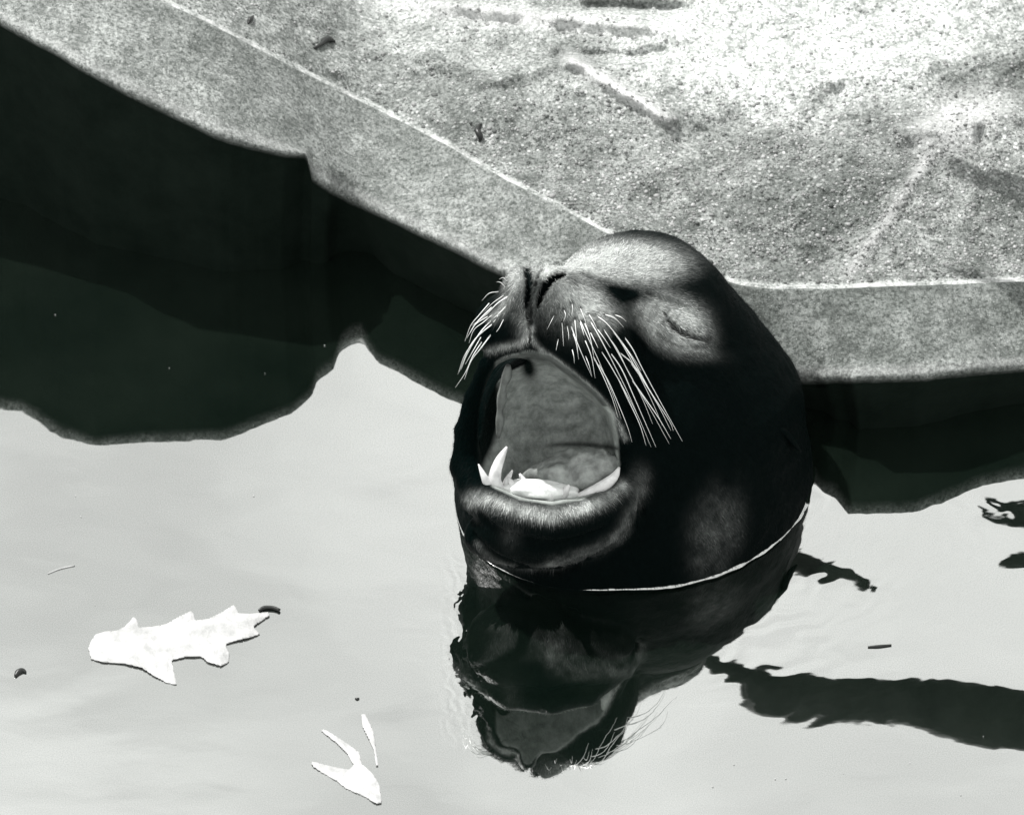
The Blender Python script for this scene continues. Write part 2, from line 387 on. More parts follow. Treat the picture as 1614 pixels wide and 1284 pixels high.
for k in range(NB + 1):
    t = k / NB
    w_ = float(sstep(0.0, 0.32, t)); yl_ = ylip + (ylip_s - ylip) * w_; zl_ = zlip + (zlip_s - zlip) * w_
    y = yl_ + (ycr - yl_) * t
    rnd = math.sqrt(1 - (1 - min(t / 0.12, 1)) ** 2) * 0.010
    z = zl_ + (zcr - zl_) * (t * 0.85 + 0.15 * t * t) + rnd - 0.010 * t
    x_, y_ = xs, y
    z = z + (0.0022 * fbm(x_ / 60, y_ / 60, seed=81, octs=4) + 0.0007 * fbm(x_ / 10, y_ / 9, seed=85, octs=2)) * min(1, 6 * t) * (1 - t ** 8)
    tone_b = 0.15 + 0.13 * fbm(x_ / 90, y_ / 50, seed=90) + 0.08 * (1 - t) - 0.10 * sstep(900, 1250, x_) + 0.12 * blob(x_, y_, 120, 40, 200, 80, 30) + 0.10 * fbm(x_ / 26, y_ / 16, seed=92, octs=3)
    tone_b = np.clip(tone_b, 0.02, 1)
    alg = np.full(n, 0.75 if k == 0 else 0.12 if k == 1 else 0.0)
    brightened = np.full(n, 0.0) + (0.12 * sstep(0.04, 0.08, t) * (1 - sstep(0.10, 0.2, t)))
    rows.append((at(x_, y_, z), dict(tone=tone_b, coarse=np.full(n, 0.25), brightened=brightened, algae=alg)))
# crease bead
bw_ = np.clip(1.9 + 2.0 * fbm(xs / 18, xs * 0, seed=95), 0.6, 5)
for dy, dz, w in ((1.2, 0.0035, .8), (3.6, 0.0045, .85), (5.5, 0.0018, .55), (8, 0.0, .05)):
    wv = np.clip(0.8 * w * (0.42 + 1.1 * fbm(xs / 16, xs * 0 + dy * .01, seed=97)), 0, 1) * np.where(xs < 330, .4, 1) * sstep(0.5, 2.5, bw_)
    rows.append((at(xs, ycr - dy, zcr - 0.010 + dz * (0.5 + bw_ / 8)), dict(tone=np.full(n, .5), coarse=np.full(n, .3), brightened=wv, algae=np.zeros(n))))
ystep = np.concatenate([np.arange(12, 620, 5.0), np.arange(620, 1100, 25.0)])
for dy in ystep:
    y = ycr - dy
    z = zcr - 0.010 + 0.10 * dy / S + top_height(xs, y) * sstep(8, 40, dy)
    rows.append((at(xs, y, z), dict(tone=top_tone(xs, y), coarse=np.full(n, 1.0) * (0.55 + 0.45 * sstep(60, 260, y)), brightened=ridge_light(xs, y), algae=np.zeros(n))))
last = rows[-1][0]; la = rows[-1][1]
for dY in (0.3, 1, 3, 8, 20, 40):
    P = last.copy(); P[:, 1] += dY; P[:, 2] += dY * 0.03
    rows.append((P, la))
V = np.concatenate([r[0] for r in rows]); A = {k: np.concatenate([r[1][k] for r in rows]) for k in ('tone', 'coarse', 'brightened', 'algae')}
nr = len(rows); idx = np.arange(nr * n).reshape(nr, n)
F = np.stack([idx[:-1, :-1], idx[:-1, 1:], idx[1:, 1:], idx[1:, :-1]], -1).reshape(-1, 4)
ledge = mesh_obj('concrete_ledge', V, F, MAT_CONC, attrs=A); tag(ledge, 'rough grey concrete edge of the pool with a smoother sloping rim', kind='structure')

# pebbles bedded in the top surface: nobody could count them
ico_v = np.array([(0, 0, 1), (.894, 0, .447), (.276, .851, .447), (-.724, .526, .447), (-.724, -.526, .447), (.276, -.851, .447),
                  (.724, .526, -.447), (-.276, .851, -.447), (-.894, 0, -.447), (-.276, -.851, -.447), (.724, -.526, -.447), (0, 0, -1)])
ico_f = np.array([(0, 1, 2), (0, 2, 3), (0, 3, 4), (0, 4, 5), (0, 5, 1), (1, 6, 2), (2, 7, 3), (3, 8, 4), (4, 9, 5), (5, 10, 1), (2, 6, 7), (3, 7, 8), (4, 8, 9),
                  (5, 9, 10), (1, 10, 6), (11, 7, 6), (11, 8, 7), (11, 9, 8), (11, 10, 9), (11, 6, 10)])
NP = 14000
px = rng.uniform(150, 1760, NP * 3); py = rng.uniform(-120, 460, NP * 3)
yc = np.interp(px, xs, ycr); ok = (py < yc - 7)
dens = 0.25 + 0.75 * sstep(60, 330, py) * sstep(500, 900, px) ; dens *= 0.65 + 0.6 * fbm(px / 60, py / 40, seed=120)
ok &= rng.uniform(0, 1, NP * 3) < dens; px, py = px[ok][:NP], py[ok][:NP]
NPp = len(px)
zz = np.interp(px, xs, zcr) - 0.010 + 0.10 * (np.interp(px, xs, ycr) - py) / S + top_height(px, py) * sstep(8, 40, np.interp(px, xs, ycr) - py)
size = rng.gamma(3.0, 0.42, NPp) * 0.55 + 0.55; size = np.clip(size, 0.6, 3.2) / 1000 * 1.05
base_p = at(px, py, zz)
rotz = rng.uniform(0, 6.28, NPp); sx = rng.uniform(.8, 1.35, NPp); sy = rng.uniform(.8, 1.1, NPp)
iv = ico_v[None] * np.stack([sx, sy, np.full(NPp, .62)], -1)[:, None, :]
iv = iv * (1 + 0.18 * rng.uniform(-1, 1, (NPp, 12, 1)))
cz, sz = np.cos(rotz)[:, None], np.sin(rotz)[:, None]
iv = np.stack([iv[..., 0] * cz - iv[..., 1] * sz, iv[..., 0] * sz + iv[..., 1] * cz, iv[..., 2]], -1) * size[:, None, None]
PV = (base_p[:, None, :] + iv).reshape(-1, 3)
PF = (ico_f[None] + (np.arange(NPp) * 12)[:, None, None]).reshape(-1, 3)
shade = np.clip(rng.beta(1.5, 2.4, NPp) , 0, 1)
shade = np.clip(shade * 0.72 + 0.05 + 0.25 * (top_tone(px, py) - 0.4), 0, 1)
tag(mesh_obj('pebbles', PV, PF, MAT_PEB, attrs={'shade': np.repeat(shade, 12)}), 'small light and dark pebbles set in the concrete', kind='stuff')

# ------------------------------------------------------------------ sea lion (signed distance field in view-aligned photo pixels)
def smin(a, b, k):
    h = np.clip(0.5 + 0.5 * (b - a) / k, 0, 1)
    return b + (a - b) * h - k * h * (1 - h)
def smax(a, b, k): return -smin(-a, -b, k)
def cone(P, a, b, ra, rb):
    a = np.asarray(a, np.float32); b = np.asarray(b, np.float32); ab = b - a
    h = np.clip(((P - a) @ ab) / (ab @ ab), 0, 1)
    return np.linalg.norm(P - a - h[:, None] * ab, axis=1) - (ra + h * (rb - ra))
def ell(P, c, r, rot=0):
    q = P - np.asarray(c, np.float32)
    if rot:
        cs, sn = math.cos(R(rot)), math.sin(R(rot))
        q = np.stack([q[:, 0] * cs + q[:, 1] * sn, -q[:, 0] * sn + q[:, 1] * cs, q[:, 2]], 1)
    r = np.asarray(r, np.float32)
    k0 = np.linalg.norm(q / r, axis=1) + 1e-6; k1 = np.linalg.norm(q / (r * r), axis=1) + 1e-9
    return k0 * (k0 - 1) / k1
def chain(P, pts, k=6, margin=None):
    if margin is not None:
        q = np.array([p[:3] for p in pts]); r_ = max(p[3] for p in pts) + margin
        mk = ((P > q.min(0) - r_) & (P < q.max(0) + r_)).all(1)
        out_ = np.full(len(P), 99, np.float32)
        if mk.any(): out_[mk] = chain(P[mk], pts, k)
        return out_
    d = None
    for i in range(len(pts) - 1):
        e = cone(P, pts[i][:3], pts[i + 1][:3], pts[i][3], pts[i + 1][3])
        d = e if d is None else smin(d, e, k)
    return d
def poly2(P, pts):
    """signed distance to a polygon in x,y"""
    x, y = P[:, 0], P[:, 1]; d = np.full(len(x), 1e9, np.float32); ins = np.zeros(len(x), bool)
    m_ = len(pts)
    for i in range(m_):
        (ax, ay), (bx, by) = pts[i], pts[(i + 1) % m_]
        ex, ey = bx - ax, by - ay
        t = np.clip(((x - ax) * ex + (y - ay) * ey) / (ex * ex + ey * ey), 0, 1)
        d = np.minimum(d, (x - ax - t * ex) ** 2 + (y - ay - t * ey) ** 2)
        cnd = ((ay > y) != (by > y)) & (x < (bx - ax) * (y - ay) / ((by - ay) if by != ay else 1e-6) + ax)
        ins ^= cnd
    d = np.sqrt(d); return np.where(ins, -d, d)

def wz(x, Y, z):
    """ground position (photo px units: x, metres*S behind the neck, height) to view coords"""
    return (x, 745 - Y * SP - z * CP, -Y * CP + z * SP)

MOUTH = [(803, 566), (835, 560), (866, 566), (905, 594), (940, 622), (964, 652), (974, 690), (977, 733), (958, 764), (915, 784), (870, 790), (820, 783),
         (778, 765), (752, 738), (752, 690), (757, 640), (768, 598), (784, 574)]
def body_raw(P):
    d = cone(P, wz(1003, 0, -260), (1003, 745, 0), 292, 278)
    d = smin(d, cone(P, (1003, 745, 0), (1036, 652, 70), 278, 214), 30)
    d = smin(d, cone(P, (1036, 652, 70), (1008, 512, 160), 214, 149), 30)
    d = smin(d, cone(P, (1030, 572, 115), (1050, 640, 80), 164, 205), 35)
    # throat column
    d = smin(d, cone(P, wz(903, -112, -240), wz(905, -100, 20), 178, 168), 45)
    d = smin(d, cone(P, wz(905, -100, 20), (890, 740, 150), 168, 140), 45)
    # cheeks / jaw base
    d = smin(d, ell(P, (1045, 650, 190), (105, 130, 110)), 45)
    # brow and muzzle bridge
    d = smin(d, cone(P, (985, 505, 205), (893, 487, 350), 122, 66), 30)
    d = smin(d, ell(P, (1062, 525, 265), (62, 50, 48), 18), 22)          # eye swelling
    d = smin(d, ell(P, (1010, 478, 268), (60, 22, 40), 20), 20)          # brow ridge
    d = smin(d, ell(P, (872, 640, 262), (108, 95, 85)), 20)
    # whisker pads, nose
    d = smin(d, ell(P, (918, 528, 372), (78, 62, 66), 25), 22)
    d = smin(d, ell(P, (800, 512, 372), (40, 52, 58), 8), 14)
    d = smin(d, ell(P, (788, 516, 362), (40, 46, 55)), 14)
    d = smin(d, ell(P, (818, 458, 385), (28, 38, 42), 10), 16)
    d = smin(d, ell(P, (858, 466, 402), (54, 47, 50), -10), 24)
    d = smin(d, ell(P, (833, 530, 420), (17, 34, 26)), 10)
    d = smin(d, cone(P, (846, 520, 360), (900, 560, 330), 50, 60), 20)
    d = smin(d, ell(P, (958, 590, 330), (52, 60, 60), 40), 20)
    # upper lip flaps to both mouth corners
    d = smin(d, chain(P, [(838, 546, 408, 16), (876, 560, 402, 18), (918, 592, 372, 18), (960, 632, 338, 18), (988, 678, 300, 20), (1000, 730, 270, 28)]), 12)
    d = smin(d, chain(P, [(838, 546, 408, 16), (800, 553, 392, 15), (768, 575, 360, 13), (746, 625, 325, 14), (735, 680, 300, 18), (736, 735, 285, 26)]), 10)
    # lower lip and chin
    d = smin(d, chain(P, [(1000, 730, 270, 28), (975, 790, 310, 28), (925, 812, 345, 30), (868, 824, 360, 32), (805, 812, 350, 32), (757, 782, 318, 30), (736, 735, 285, 26)]), 10)
    d = smin(d, ell(P, (868, 832, 285), (138, 60, 82), -6), 16)
    d = smin(d, ell(P, (830, 700, 210), (112, 110, 80)), 25)             # left jaw wall
    return d
def cavity(P):
    pd = poly2(P, MOUTH)
    c = P[:, 2]
    dep = 175 + 60 * ((P[:, 0] - 890) / 110) ** 2
    u = np.clip((700 - P[:, 1]) / 140, 0, 1.2); dep = dep + 150 * u * u + 2.6 * np.sin(P[:, 1] / 4.4 + 0.0016 * (P[:, 0] - 880) ** 2) * sstep(600, 640, P[:, 1]) * (1 - sstep(660, 700, P[:, 1]))        # palate slopes forward and up
    return smax(pd + 0.06 * (380 - c), (dep - c) * 0.8, 22)
def surf_c(px, py, f=None, hi=620):
    """depth of the surface along the view axis at photo pixels"""
    f = f or body_raw
    px = np.atleast_1d(np.asarray(px, np.float32)); py = np.atleast_1d(np.asarray(py, np.float32))
    c = np.full(len(px), hi, np.float32)
    for _ in range(90):
        c = c - np.maximum(f(np.stack([px, py, c], 1)) * 0.8, 0.05)
    return c
def groove(pts):
    """[(x,y,r)] -> chain on the surface"""
    a = spline(np.array(pts, float), len(pts) * 2)
    c = surf_c(a[:, 0], a[:, 1])
    return [(x, y, cc, r) for (x, y, r), cc in zip(a, c)]
def deepen(g_, steps): return [(x, y, c - dd, r) for dd in steps for (x, y, c, r) in (g_ if (steps.index(dd) % 2 == 0) else g_[::-1])]
NOST = [groove([(829, 420, 2), (833, 434, 3.8), (834, 452, 3.6), (831, 470, 2.8), (829, 484, 1.2)]),
        groove([(890, 433, 2), (875, 438, 4.6), (861, 450, 5), (853, 466, 4), (848, 483, 1.6)])]
PHIL = groove([(858, 420, 0.8), (848, 440, 1.4), (840, 465, 2), (836, 490, 3.2), (835, 508, 2.6), (835, 526, 1.5), (834, 540, 1)])
EYE = groove([(1042, 488, 0.8), (1050, 503, 2.2), (1062, 516, 3.4), (1080, 527, 3.0), (1100, 533, 1.8), (1118, 535, .8)])
LID = groove([(1016, 462, 2), (1045, 472, 3), (1078, 485, 3), (1105, 505, 3), (1120, 525, 2)])
LOW = groove([(1032, 520, 2), (1052, 545, 3.5), (1080, 558, 3.5), (1112, 560, 2)])
LOW2 = groove([(1046, 538, 1), (1068, 547, 2.4), (1092, 548, 2.2), (1118, 545, 1)]); LID2 = groove([(1030, 474, 1), (1056, 486, 2.4), (1084, 500, 2.6), (1106, 518, 1.5)])
PADL = groove([(915, 428, 2), (955, 445, 4), (992, 474, 6), (1008, 520, 7), (1010, 565, 5)])
CHINF = groove([(748, 842, 3), (775, 872, 5), (830, 893, 6), (890, 893, 6), (950, 868, 5), (995, 835, 3), (1012, 800, 1)])
LIPG = groove([(756, 805, 1), (790, 838, 4), (850, 856, 6), (905, 852, 5), (950, 834, 2)])
NECKF_ = 0 and [groove([(1040, 700, 3), (1075, 770, 6), (1085, 840, 5), (1070, 880, 3)]), groove([(1110, 610, 3), (1160, 680, 6), (1175, 770, 6), (1150, 840, 3)])]
NOST = [deepen(q, [0, 8, 16]) for q in NOST]; PHIL = deepen(PHIL, [0, 6]); EYE = deepen(EYE, [0, 5, 9])
def body(P):
    d = body_raw(P)
    d = d - 1.0 * vnoise(P[:, 0] / 13, P[:, 1] / 13, P[:, 2] / 13, seed=210) * (P[:, 2] > -20)
    d = d - 2.2 * fbm(P[:, 0] / 46, P[:, 1] / 46, P[:, 2] / 46, seed=200, octs=2) * (P[:, 2] > -50)
    for g_, k in ((PADL, 18), (LID, 5), (LOW, 4), (LOW2, 4), (CHINF, 10), (LIPG, 14)):
        d = smax(d, -chain(P, g_, margin=k + 4), k)
    d = smax(d, -cavity(P), 7)
    for g_ in NOST: d = smax(d, -chain(P, g_, margin=8), 4)
    d = smax(d, -chain(P, PHIL, margin=8), 4)
    d = smax(d, -chain(P, EYE, margin=8), 4)
    return d

# sparse evaluation on a grid, then naive surface nets
H = 2.6
lo = np.array([690, 345, -330.0]); hi_ = np.array([1310, 1150, 500.0])
dims = np.ceil((hi_ - lo) / H).astype(int); BS = 8
dims = ((dims + BS - 1) // BS) * BS
G = np.full(dims, 50, np.float32)
nb = dims // BS
bi = np.stack(np.meshgrid(*[np.arange(k) for k in nb], indexing='ij'), -1).reshape(-1, 3)
bc = (lo + (bi + 0.5) * BS * H).astype(np.float32)
bd = body_raw(bc); cv = cavity(bc)
rad = BS * H * 0.87 + 14
act = (np.abs(bd) < rad) | ((bd < rad) & (np.abs(cv) < rad * 1.3))
full = np.where(np.maximum(bd, -cv) < 0, -50, 50).astype(np.float32)
G = np.repeat(np.repeat(np.repeat(full.reshape(nb), BS, 0), BS, 1), BS, 2)
off = np.stack(np.meshgrid(*[np.arange(BS)] * 3, indexing='ij'), -1).reshape(-1, 3)
ab = bi[act]
for i in range(0, len(ab), 800):
    ii = (ab[i:i + 800, None, :] * BS + off[None]).reshape(-1, 3)
    G[ii[:, 0], ii[:, 1], ii[:, 2]] = body((lo + ii * H).astype(np.float32))
def surface_nets(G, lo, H):
    neg = G < 0; nx, ny, nz = G.shape
    c = np.zeros((nx - 1, ny - 1, nz - 1), np.int8)
    for dx in (0, 1):
        for dy in (0, 1):
            for dz in (0, 1):
                c += neg[dx:nx - 1 + dx, dy:ny - 1 + dy, dz:nz - 1 + dz]
    cell = np.argwhere((c > 0) & (c < 8)); ids = np.full(c.shape, -1, np.int64); ids[tuple(cell.T)] = np.arange(len(cell))
    acc = np.zeros((len(cell), 3)); cnt = np.zeros(len(cell))
    cor = [(a, b, d) for a in (0, 1) for b in (0, 1) for d in (0, 1)]
    for a in cor:
        for ax in range(3):
            if a[ax]: continue
            b = list(a); b[ax] = 1
            va = G[cell[:, 0] + a[0], cell[:, 1] + a[1], cell[:, 2] + a[2]]; vb = G[cell[:, 0] + b[0], cell[:, 1] + b[1], cell[:, 2] + b[2]]
            mk = (va < 0) != (vb < 0)
            t = np.where(mk, va / np.where(mk, va - vb, 1), 0)
            p = np.tile(np.array(a, float), (len(cell), 1)); p[:, ax] += t
            acc[mk] += p[mk]; cnt[mk] += 1
    V = lo + (cell + acc / cnt[:, None]) * H
    Fs = []
    for ax in range(3):
        u, v = (ax + 1) % 3, (ax + 2) % 3
        s0 = [slice(None)] * 3; s1 = [slice(None)] * 3; s0[ax] = slice(0, -1); s1[ax] = slice(1, None)
        e = np.argwhere(neg[tuple(s0)] != neg[tuple(s1)])
        e = e[(e[:, u] > 0) & (e[:, v] > 0) & (e[:, u] < G.shape[u] - 1) & (e[:, v] < G.shape[v] - 1)]
        sgn = neg[e[:, 0], e[:, 1], e[:, 2]]
        def q(du, dv):
            w = e.copy(); w[:, u] -= du; w[:, v] -= dv; return ids[w[:, 0], w[:, 1], w[:, 2]]
        f = np.stack([q(1, 1), q(0, 1), q(0, 0), q(1, 0)], 1)
        f[~sgn] = f[~sgn][:, ::-1]; Fs.append(f)
    F = np.concatenate(Fs); F = F[(F >= 0).all(1)]
    return V, F
BV, BF = surface_nets(G, lo, H)
del G
# one gentle smoothing pass
for _ in range(2):
    s_ = np.zeros_like(BV); k_ = np.zeros(len(BV))
    for a in range(4):
        np.add.at(s_, BF[:, a], BV[BF[:, (a + 1) % 4]]); np.add.at(k_, BF[:, a], 1)
        np.add.at(s_, BF[:, a], BV[BF[:, (a - 1) % 4]]); np.add.at(k_, BF[:, a], 1)
    BV = np.where(k_[:, None] > 0, BV * 0.5 + 0.5 * s_ / np.maximum(k_, 1)[:, None], BV)
X, Y_, C_ = BV.T
def eb(cx, cy, rx, ry, rot=0): return blob(X, Y_, cx, cy, rx, ry, rot)
# first surface seen from the front, on a coarse grid: pale fur and painted highlights belong to the face, not to what lies under it
gx_, gy_ = np.arange(690, 1316, 6.0), np.arange(345, 960, 6.0)
GX_, GY_ = np.meshgrid(gx_, gy_, indexing='ij')
GC = surf_c(GX_.ravel(), GY_.ravel()).reshape(GX_.shape)
fi = np.clip((X - 690) / 6, 0, len(gx_) - 1.001); fj = np.clip((Y_ - 345) / 6, 0, len(gy_) - 1.001); i0, j0 = fi.astype(int), fj.astype(int); u_, v_ = fi - i0, fj - j0
SCF = GC[i0, j0] * (1 - u_) * (1 - v_) + GC[i0 + 1, j0] * u_ * (1 - v_) + GC[i0, j0 + 1] * (1 - u_) * v_ + GC[i0 + 1, j0 + 1] * u_ * v_
front = sstep(90, 160, C_) * sstep(-20, -6, C_ - SCF)
def streak(pts, w, wob=0.35):
    d2 = np.full(len(X), 1e9)
    a = spline(np.array(pts, float), 24)
    for i in range(len(a) - 1):
        e = a[i + 1] - a[i]; t = np.clip(((X - a[i, 0]) * e[0] + (Y_ - a[i, 1]) * e[1]) / (e @ e), 0, 1)
        d2 = np.minimum(d2, (X - a[i, 0] - t * e[0]) ** 2 + (Y_ - a[i, 1] - t * e[1]) ** 2)
    return np.exp(-d2 / (w * w)) * (1 + wob * vnoise(X / 14, Y_ / 14, C_ / 14, seed=333))
pale = 0.85 * sstep(.10, .8, eb(985, 414, 98, 36, 2)) + 0.25 * sstep(.2, .8, eb(900, 418, 50, 16, -10))  # pale fur, with highlights and crease shade painted into the same mask
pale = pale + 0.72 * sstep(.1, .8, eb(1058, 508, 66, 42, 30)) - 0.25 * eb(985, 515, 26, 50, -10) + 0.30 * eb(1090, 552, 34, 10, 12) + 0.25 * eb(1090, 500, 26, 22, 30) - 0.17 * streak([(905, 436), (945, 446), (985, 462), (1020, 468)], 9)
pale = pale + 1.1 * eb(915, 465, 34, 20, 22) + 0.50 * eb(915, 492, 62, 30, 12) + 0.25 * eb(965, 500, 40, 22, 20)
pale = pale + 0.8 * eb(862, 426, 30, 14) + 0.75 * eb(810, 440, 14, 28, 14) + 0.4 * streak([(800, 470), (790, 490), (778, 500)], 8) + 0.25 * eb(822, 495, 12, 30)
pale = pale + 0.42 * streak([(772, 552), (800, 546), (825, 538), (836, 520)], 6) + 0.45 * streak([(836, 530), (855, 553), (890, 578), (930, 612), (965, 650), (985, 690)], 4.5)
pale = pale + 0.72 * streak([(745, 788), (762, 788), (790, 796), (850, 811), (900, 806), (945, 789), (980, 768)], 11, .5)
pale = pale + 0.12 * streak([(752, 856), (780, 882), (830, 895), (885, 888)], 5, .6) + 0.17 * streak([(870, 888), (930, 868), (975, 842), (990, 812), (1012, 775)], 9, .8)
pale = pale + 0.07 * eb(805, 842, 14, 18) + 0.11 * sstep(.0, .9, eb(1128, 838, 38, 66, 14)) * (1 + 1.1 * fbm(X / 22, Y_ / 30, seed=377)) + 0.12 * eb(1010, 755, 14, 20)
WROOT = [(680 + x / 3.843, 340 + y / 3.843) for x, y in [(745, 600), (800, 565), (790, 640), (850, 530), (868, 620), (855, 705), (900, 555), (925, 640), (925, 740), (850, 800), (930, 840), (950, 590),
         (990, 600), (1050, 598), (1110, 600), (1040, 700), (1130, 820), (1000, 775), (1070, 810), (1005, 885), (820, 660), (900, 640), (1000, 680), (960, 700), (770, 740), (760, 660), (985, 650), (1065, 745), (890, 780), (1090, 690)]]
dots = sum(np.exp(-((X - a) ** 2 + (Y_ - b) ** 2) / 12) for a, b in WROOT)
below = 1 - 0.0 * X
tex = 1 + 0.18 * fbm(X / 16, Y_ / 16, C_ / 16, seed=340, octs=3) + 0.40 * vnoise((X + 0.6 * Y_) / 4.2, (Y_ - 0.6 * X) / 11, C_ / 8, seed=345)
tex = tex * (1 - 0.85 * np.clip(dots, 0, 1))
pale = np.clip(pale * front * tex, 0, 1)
cvd = cavity(BV.astype(np.float32))
mo = 1 - sstep(2, 7, cvd)
mo = mo * sstep(-6, 6, 6 + 0 * X)
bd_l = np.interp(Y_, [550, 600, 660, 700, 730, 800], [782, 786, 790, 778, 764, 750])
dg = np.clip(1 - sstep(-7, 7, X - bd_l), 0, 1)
dg = np.maximum(dg, blob(X, Y_, 833, 578, 13, 24, -14) * 1.2); dg = np.maximum(dg, 0.8 * np.exp(-((Y_ - (700 + 0.0012 * (X - 900) ** 2)) / 4) ** 2) * sstep(850, 880, X) * (1 - sstep(975, 985, X)) * mo)  # painted shade: hole under the upper lip, fold above the tongue
dg = np.maximum(dg, 0.72 * sstep(285, 345, C_) * mo * (Y_ < 640))  # front palate darkened in colour to keep its mirror image dark
root = empty('sea_lion', (0, 0, 0))
tag(root, 'black wet sea lion rising from the pool with its mouth wide open', 'sea lion')
mesh_obj('body', vpt(X, Y_, C_), BF[:, ::-1], MAT_FUR, root, attrs={'pale': pale, 'mouth': mo, 'gum_shade': np.clip(dg, 0, 1)})

# short wet hairs lying back from the nose over the face and chin
WV = vpt(X, Y_, C_); Fw = BF[:, ::-1]
fn = np.cross(WV[Fw[:, 2]] - WV[Fw[:, 0]], WV[Fw[:, 3]] - WV[Fw[:, 1]]); VN = np.zeros_like(WV)
for a in range(4): np.add.at(VN, Fw[:, a], fn)
VN /= np.linalg.norm(VN, axis=1)[:, None] + 1e-12
if (VN * (CAM - WV)).sum(1)[front > .5].mean() < 0: VN = -VN
cand = np.where((C_ > 60) & (mo < 0.05) & ((C_ - SCF) > -16) & (WV[:, 2] > 0.004))[0]
pk = rng.choice(cand, 52000, replace=len(cand) < 52000)
Nn, Pp = VN[pk], WV[pk] + rng.normal(0, 0.0006, (len(pk), 3))
nose_w = vpt(845, 455, 430)[None]
dirv = WV[pk] - nose_w; dirv[:, 2] -= 0.08; dirv += rng.normal(0, 0.030, dirv.shape)
dirv -= (dirv * Nn).sum(1)[:, None] * Nn; dirv /= np.linalg.norm(dirv, axis=1)[:, None] + 1e-9
L_ = rng.uniform(0.0025, 0.0060, len(pk))[:, None]; side_ = np.cross(Nn, dirv) * 0.00026
tipv = Pp + dirv * L_ + Nn * rng.uniform(0.0001, 0.0011, len(pk))[:, None]
HV = np.stack([Pp - side_, Pp + side_, tipv], 1).reshape(-1, 3); HF = np.arange(len(pk) * 3).reshape(-1, 3)
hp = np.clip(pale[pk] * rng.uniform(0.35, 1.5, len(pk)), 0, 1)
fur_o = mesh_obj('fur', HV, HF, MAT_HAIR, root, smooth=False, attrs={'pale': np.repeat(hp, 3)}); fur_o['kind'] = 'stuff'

def view_tube(name, pts, mat, seg=10, nsamp=10, parent=None):
    """pts rows: px, py, c, radius px"""
    a = spline(np.array(pts, float), nsamp)
    P = vpt(a[:, 0], a[:, 1], a[:, 2])
    vs, fs = tube(P, np.maximum(a[:, 3], 0.15) / S, seg)
    return mesh_obj(name, np.array([tuple(v) for v in vs]), fs, mat, parent)

# tongue and gum: deformed ellipsoids
def lump(name, c, r, mat, parent, rot=0, groove_=0.0, noise=0.06, seed=0, nu=40, nv=26):
    vs = []; 
    th = np.linspace(0, math.pi, nv); ph = np.linspace(0, 2 * math.pi, nu, endpoint=False)
    T, Ph = np.meshgrid(th, ph, indexing='ij')
    x, y, z = np.sin(T) * np.cos(Ph), -np.cos(T), np.sin(T) * np.sin(Ph)
    k = 1 + noise * fbm(x * 2.2, y * 2.2, z * 2.2, seed=seed) * 2 - groove_ * np.exp(-(x / 0.13) ** 2) * (z > -0.3)
    x, y, z = x * k * r[0], y * k * r[1], z * k * r[2]
    cs, sn = math.cos(R(rot)), math.sin(R(rot))
    X2, Y2 = x * cs - y * sn, x * sn + y * cs
    P = vpt((c[0] + X2).ravel(), (c[1] + Y2).ravel(), (c[2] + z).ravel())
    idx = np.arange(nu * nv).reshape(nv, nu)
    F = np.stack([idx[:-1], np.roll(idx[:-1], -1, 1), np.roll(idx[1:], -1, 1), idx[1:]], -1).reshape(-1, 4)
    return mesh_obj(name, P, F, mat, parent)
lump('tongue', (904, 750, 258), (76, 43, 66), MAT_TONGUE, root, -14, 0.14, 0.16, 5)
lump('gum', (846, 774, 316), (64, 19, 34), MAT_GUM, root, 3, 0.0, 0.10, 9)
TEETH = [  # (points, label)
    ([(790, 778, 320, 11), (780, 760, 334, 10.5), (782, 740, 342, 9), (790, 720, 344, 6.5), (799, 704, 342, 1.8)], 'long curved lower fang', 0),
    ([(900, 790, 318, 7), (928, 778, 328, 9), (953, 764, 331, 9), (969, 750, 328, 6.5), (976, 736, 324, 1.8)], 'lower fang lying along the lip', 0),
    ([(776, 780, 318, 9), (768, 762, 338, 7), (760, 744, 344, 4), (754, 731, 344, 1)], None, 0),
    ([(816, 780, 318, 7), (808, 764, 332, 6), (801, 752, 334, 1.5)], None, 0),
    ([(832, 776, 318, 7), (826, 760, 326, 6), (819, 746, 326, 1.5)], None, 0),
    ([(850, 790, 326, 7), (852, 778, 340, 6), (858, 766, 342, 2)], None, 0),
    ([(866, 792, 328, 8), (868, 780, 342, 7), (874, 766, 342, 2)], None, 0),
    ([(884, 788, 326, 8), (890, 776, 338, 7), (897, 764, 338, 2)], None, 0),
    ([(836, 784, 322, 6), (838, 770, 334, 5), (843, 757, 336, 1.5)], None, 0),
    ([(796, 772, 316, 6), (800, 756, 328, 5), (808, 741, 330, 1.2)], None, 0)]
for pts, lab, old in TEETH:
    o = view_tube('tooth', pts, MAT_OLDTOOTH if old else MAT_TOOTH, 12, 12, root)
    if lab: o['label'] = lab

view_tube('gum_ridge', [(801, 576, 345, 4), (799, 592, 332, 8), (793, 610, 318, 5.5), (791, 628, 302, 8), (788, 648, 288, 5), (788, 664, 278, 7), (785, 690, 268, 3)], MAT_RIDGE, 12, 26, root)
# ear: a small rolled flap
ev = surf_c([1228, 1246], [680, 700]); 
def ear_pt(x, y, dc, r): return (x, y, float(surf_c([x], [y])[0]) + dc, r)
view_tube('ear', [ear_pt(1224, 674, -2, 3.5), ear_pt(1238, 682, 5, 6), (1252, 698, float(surf_c([1246], [698])[0]) + 4, 5.5), (1262, 712, float(surf_c([1250], [708])[0]) + 2, 1.5)], MAT_FUR, 10, 10, root)

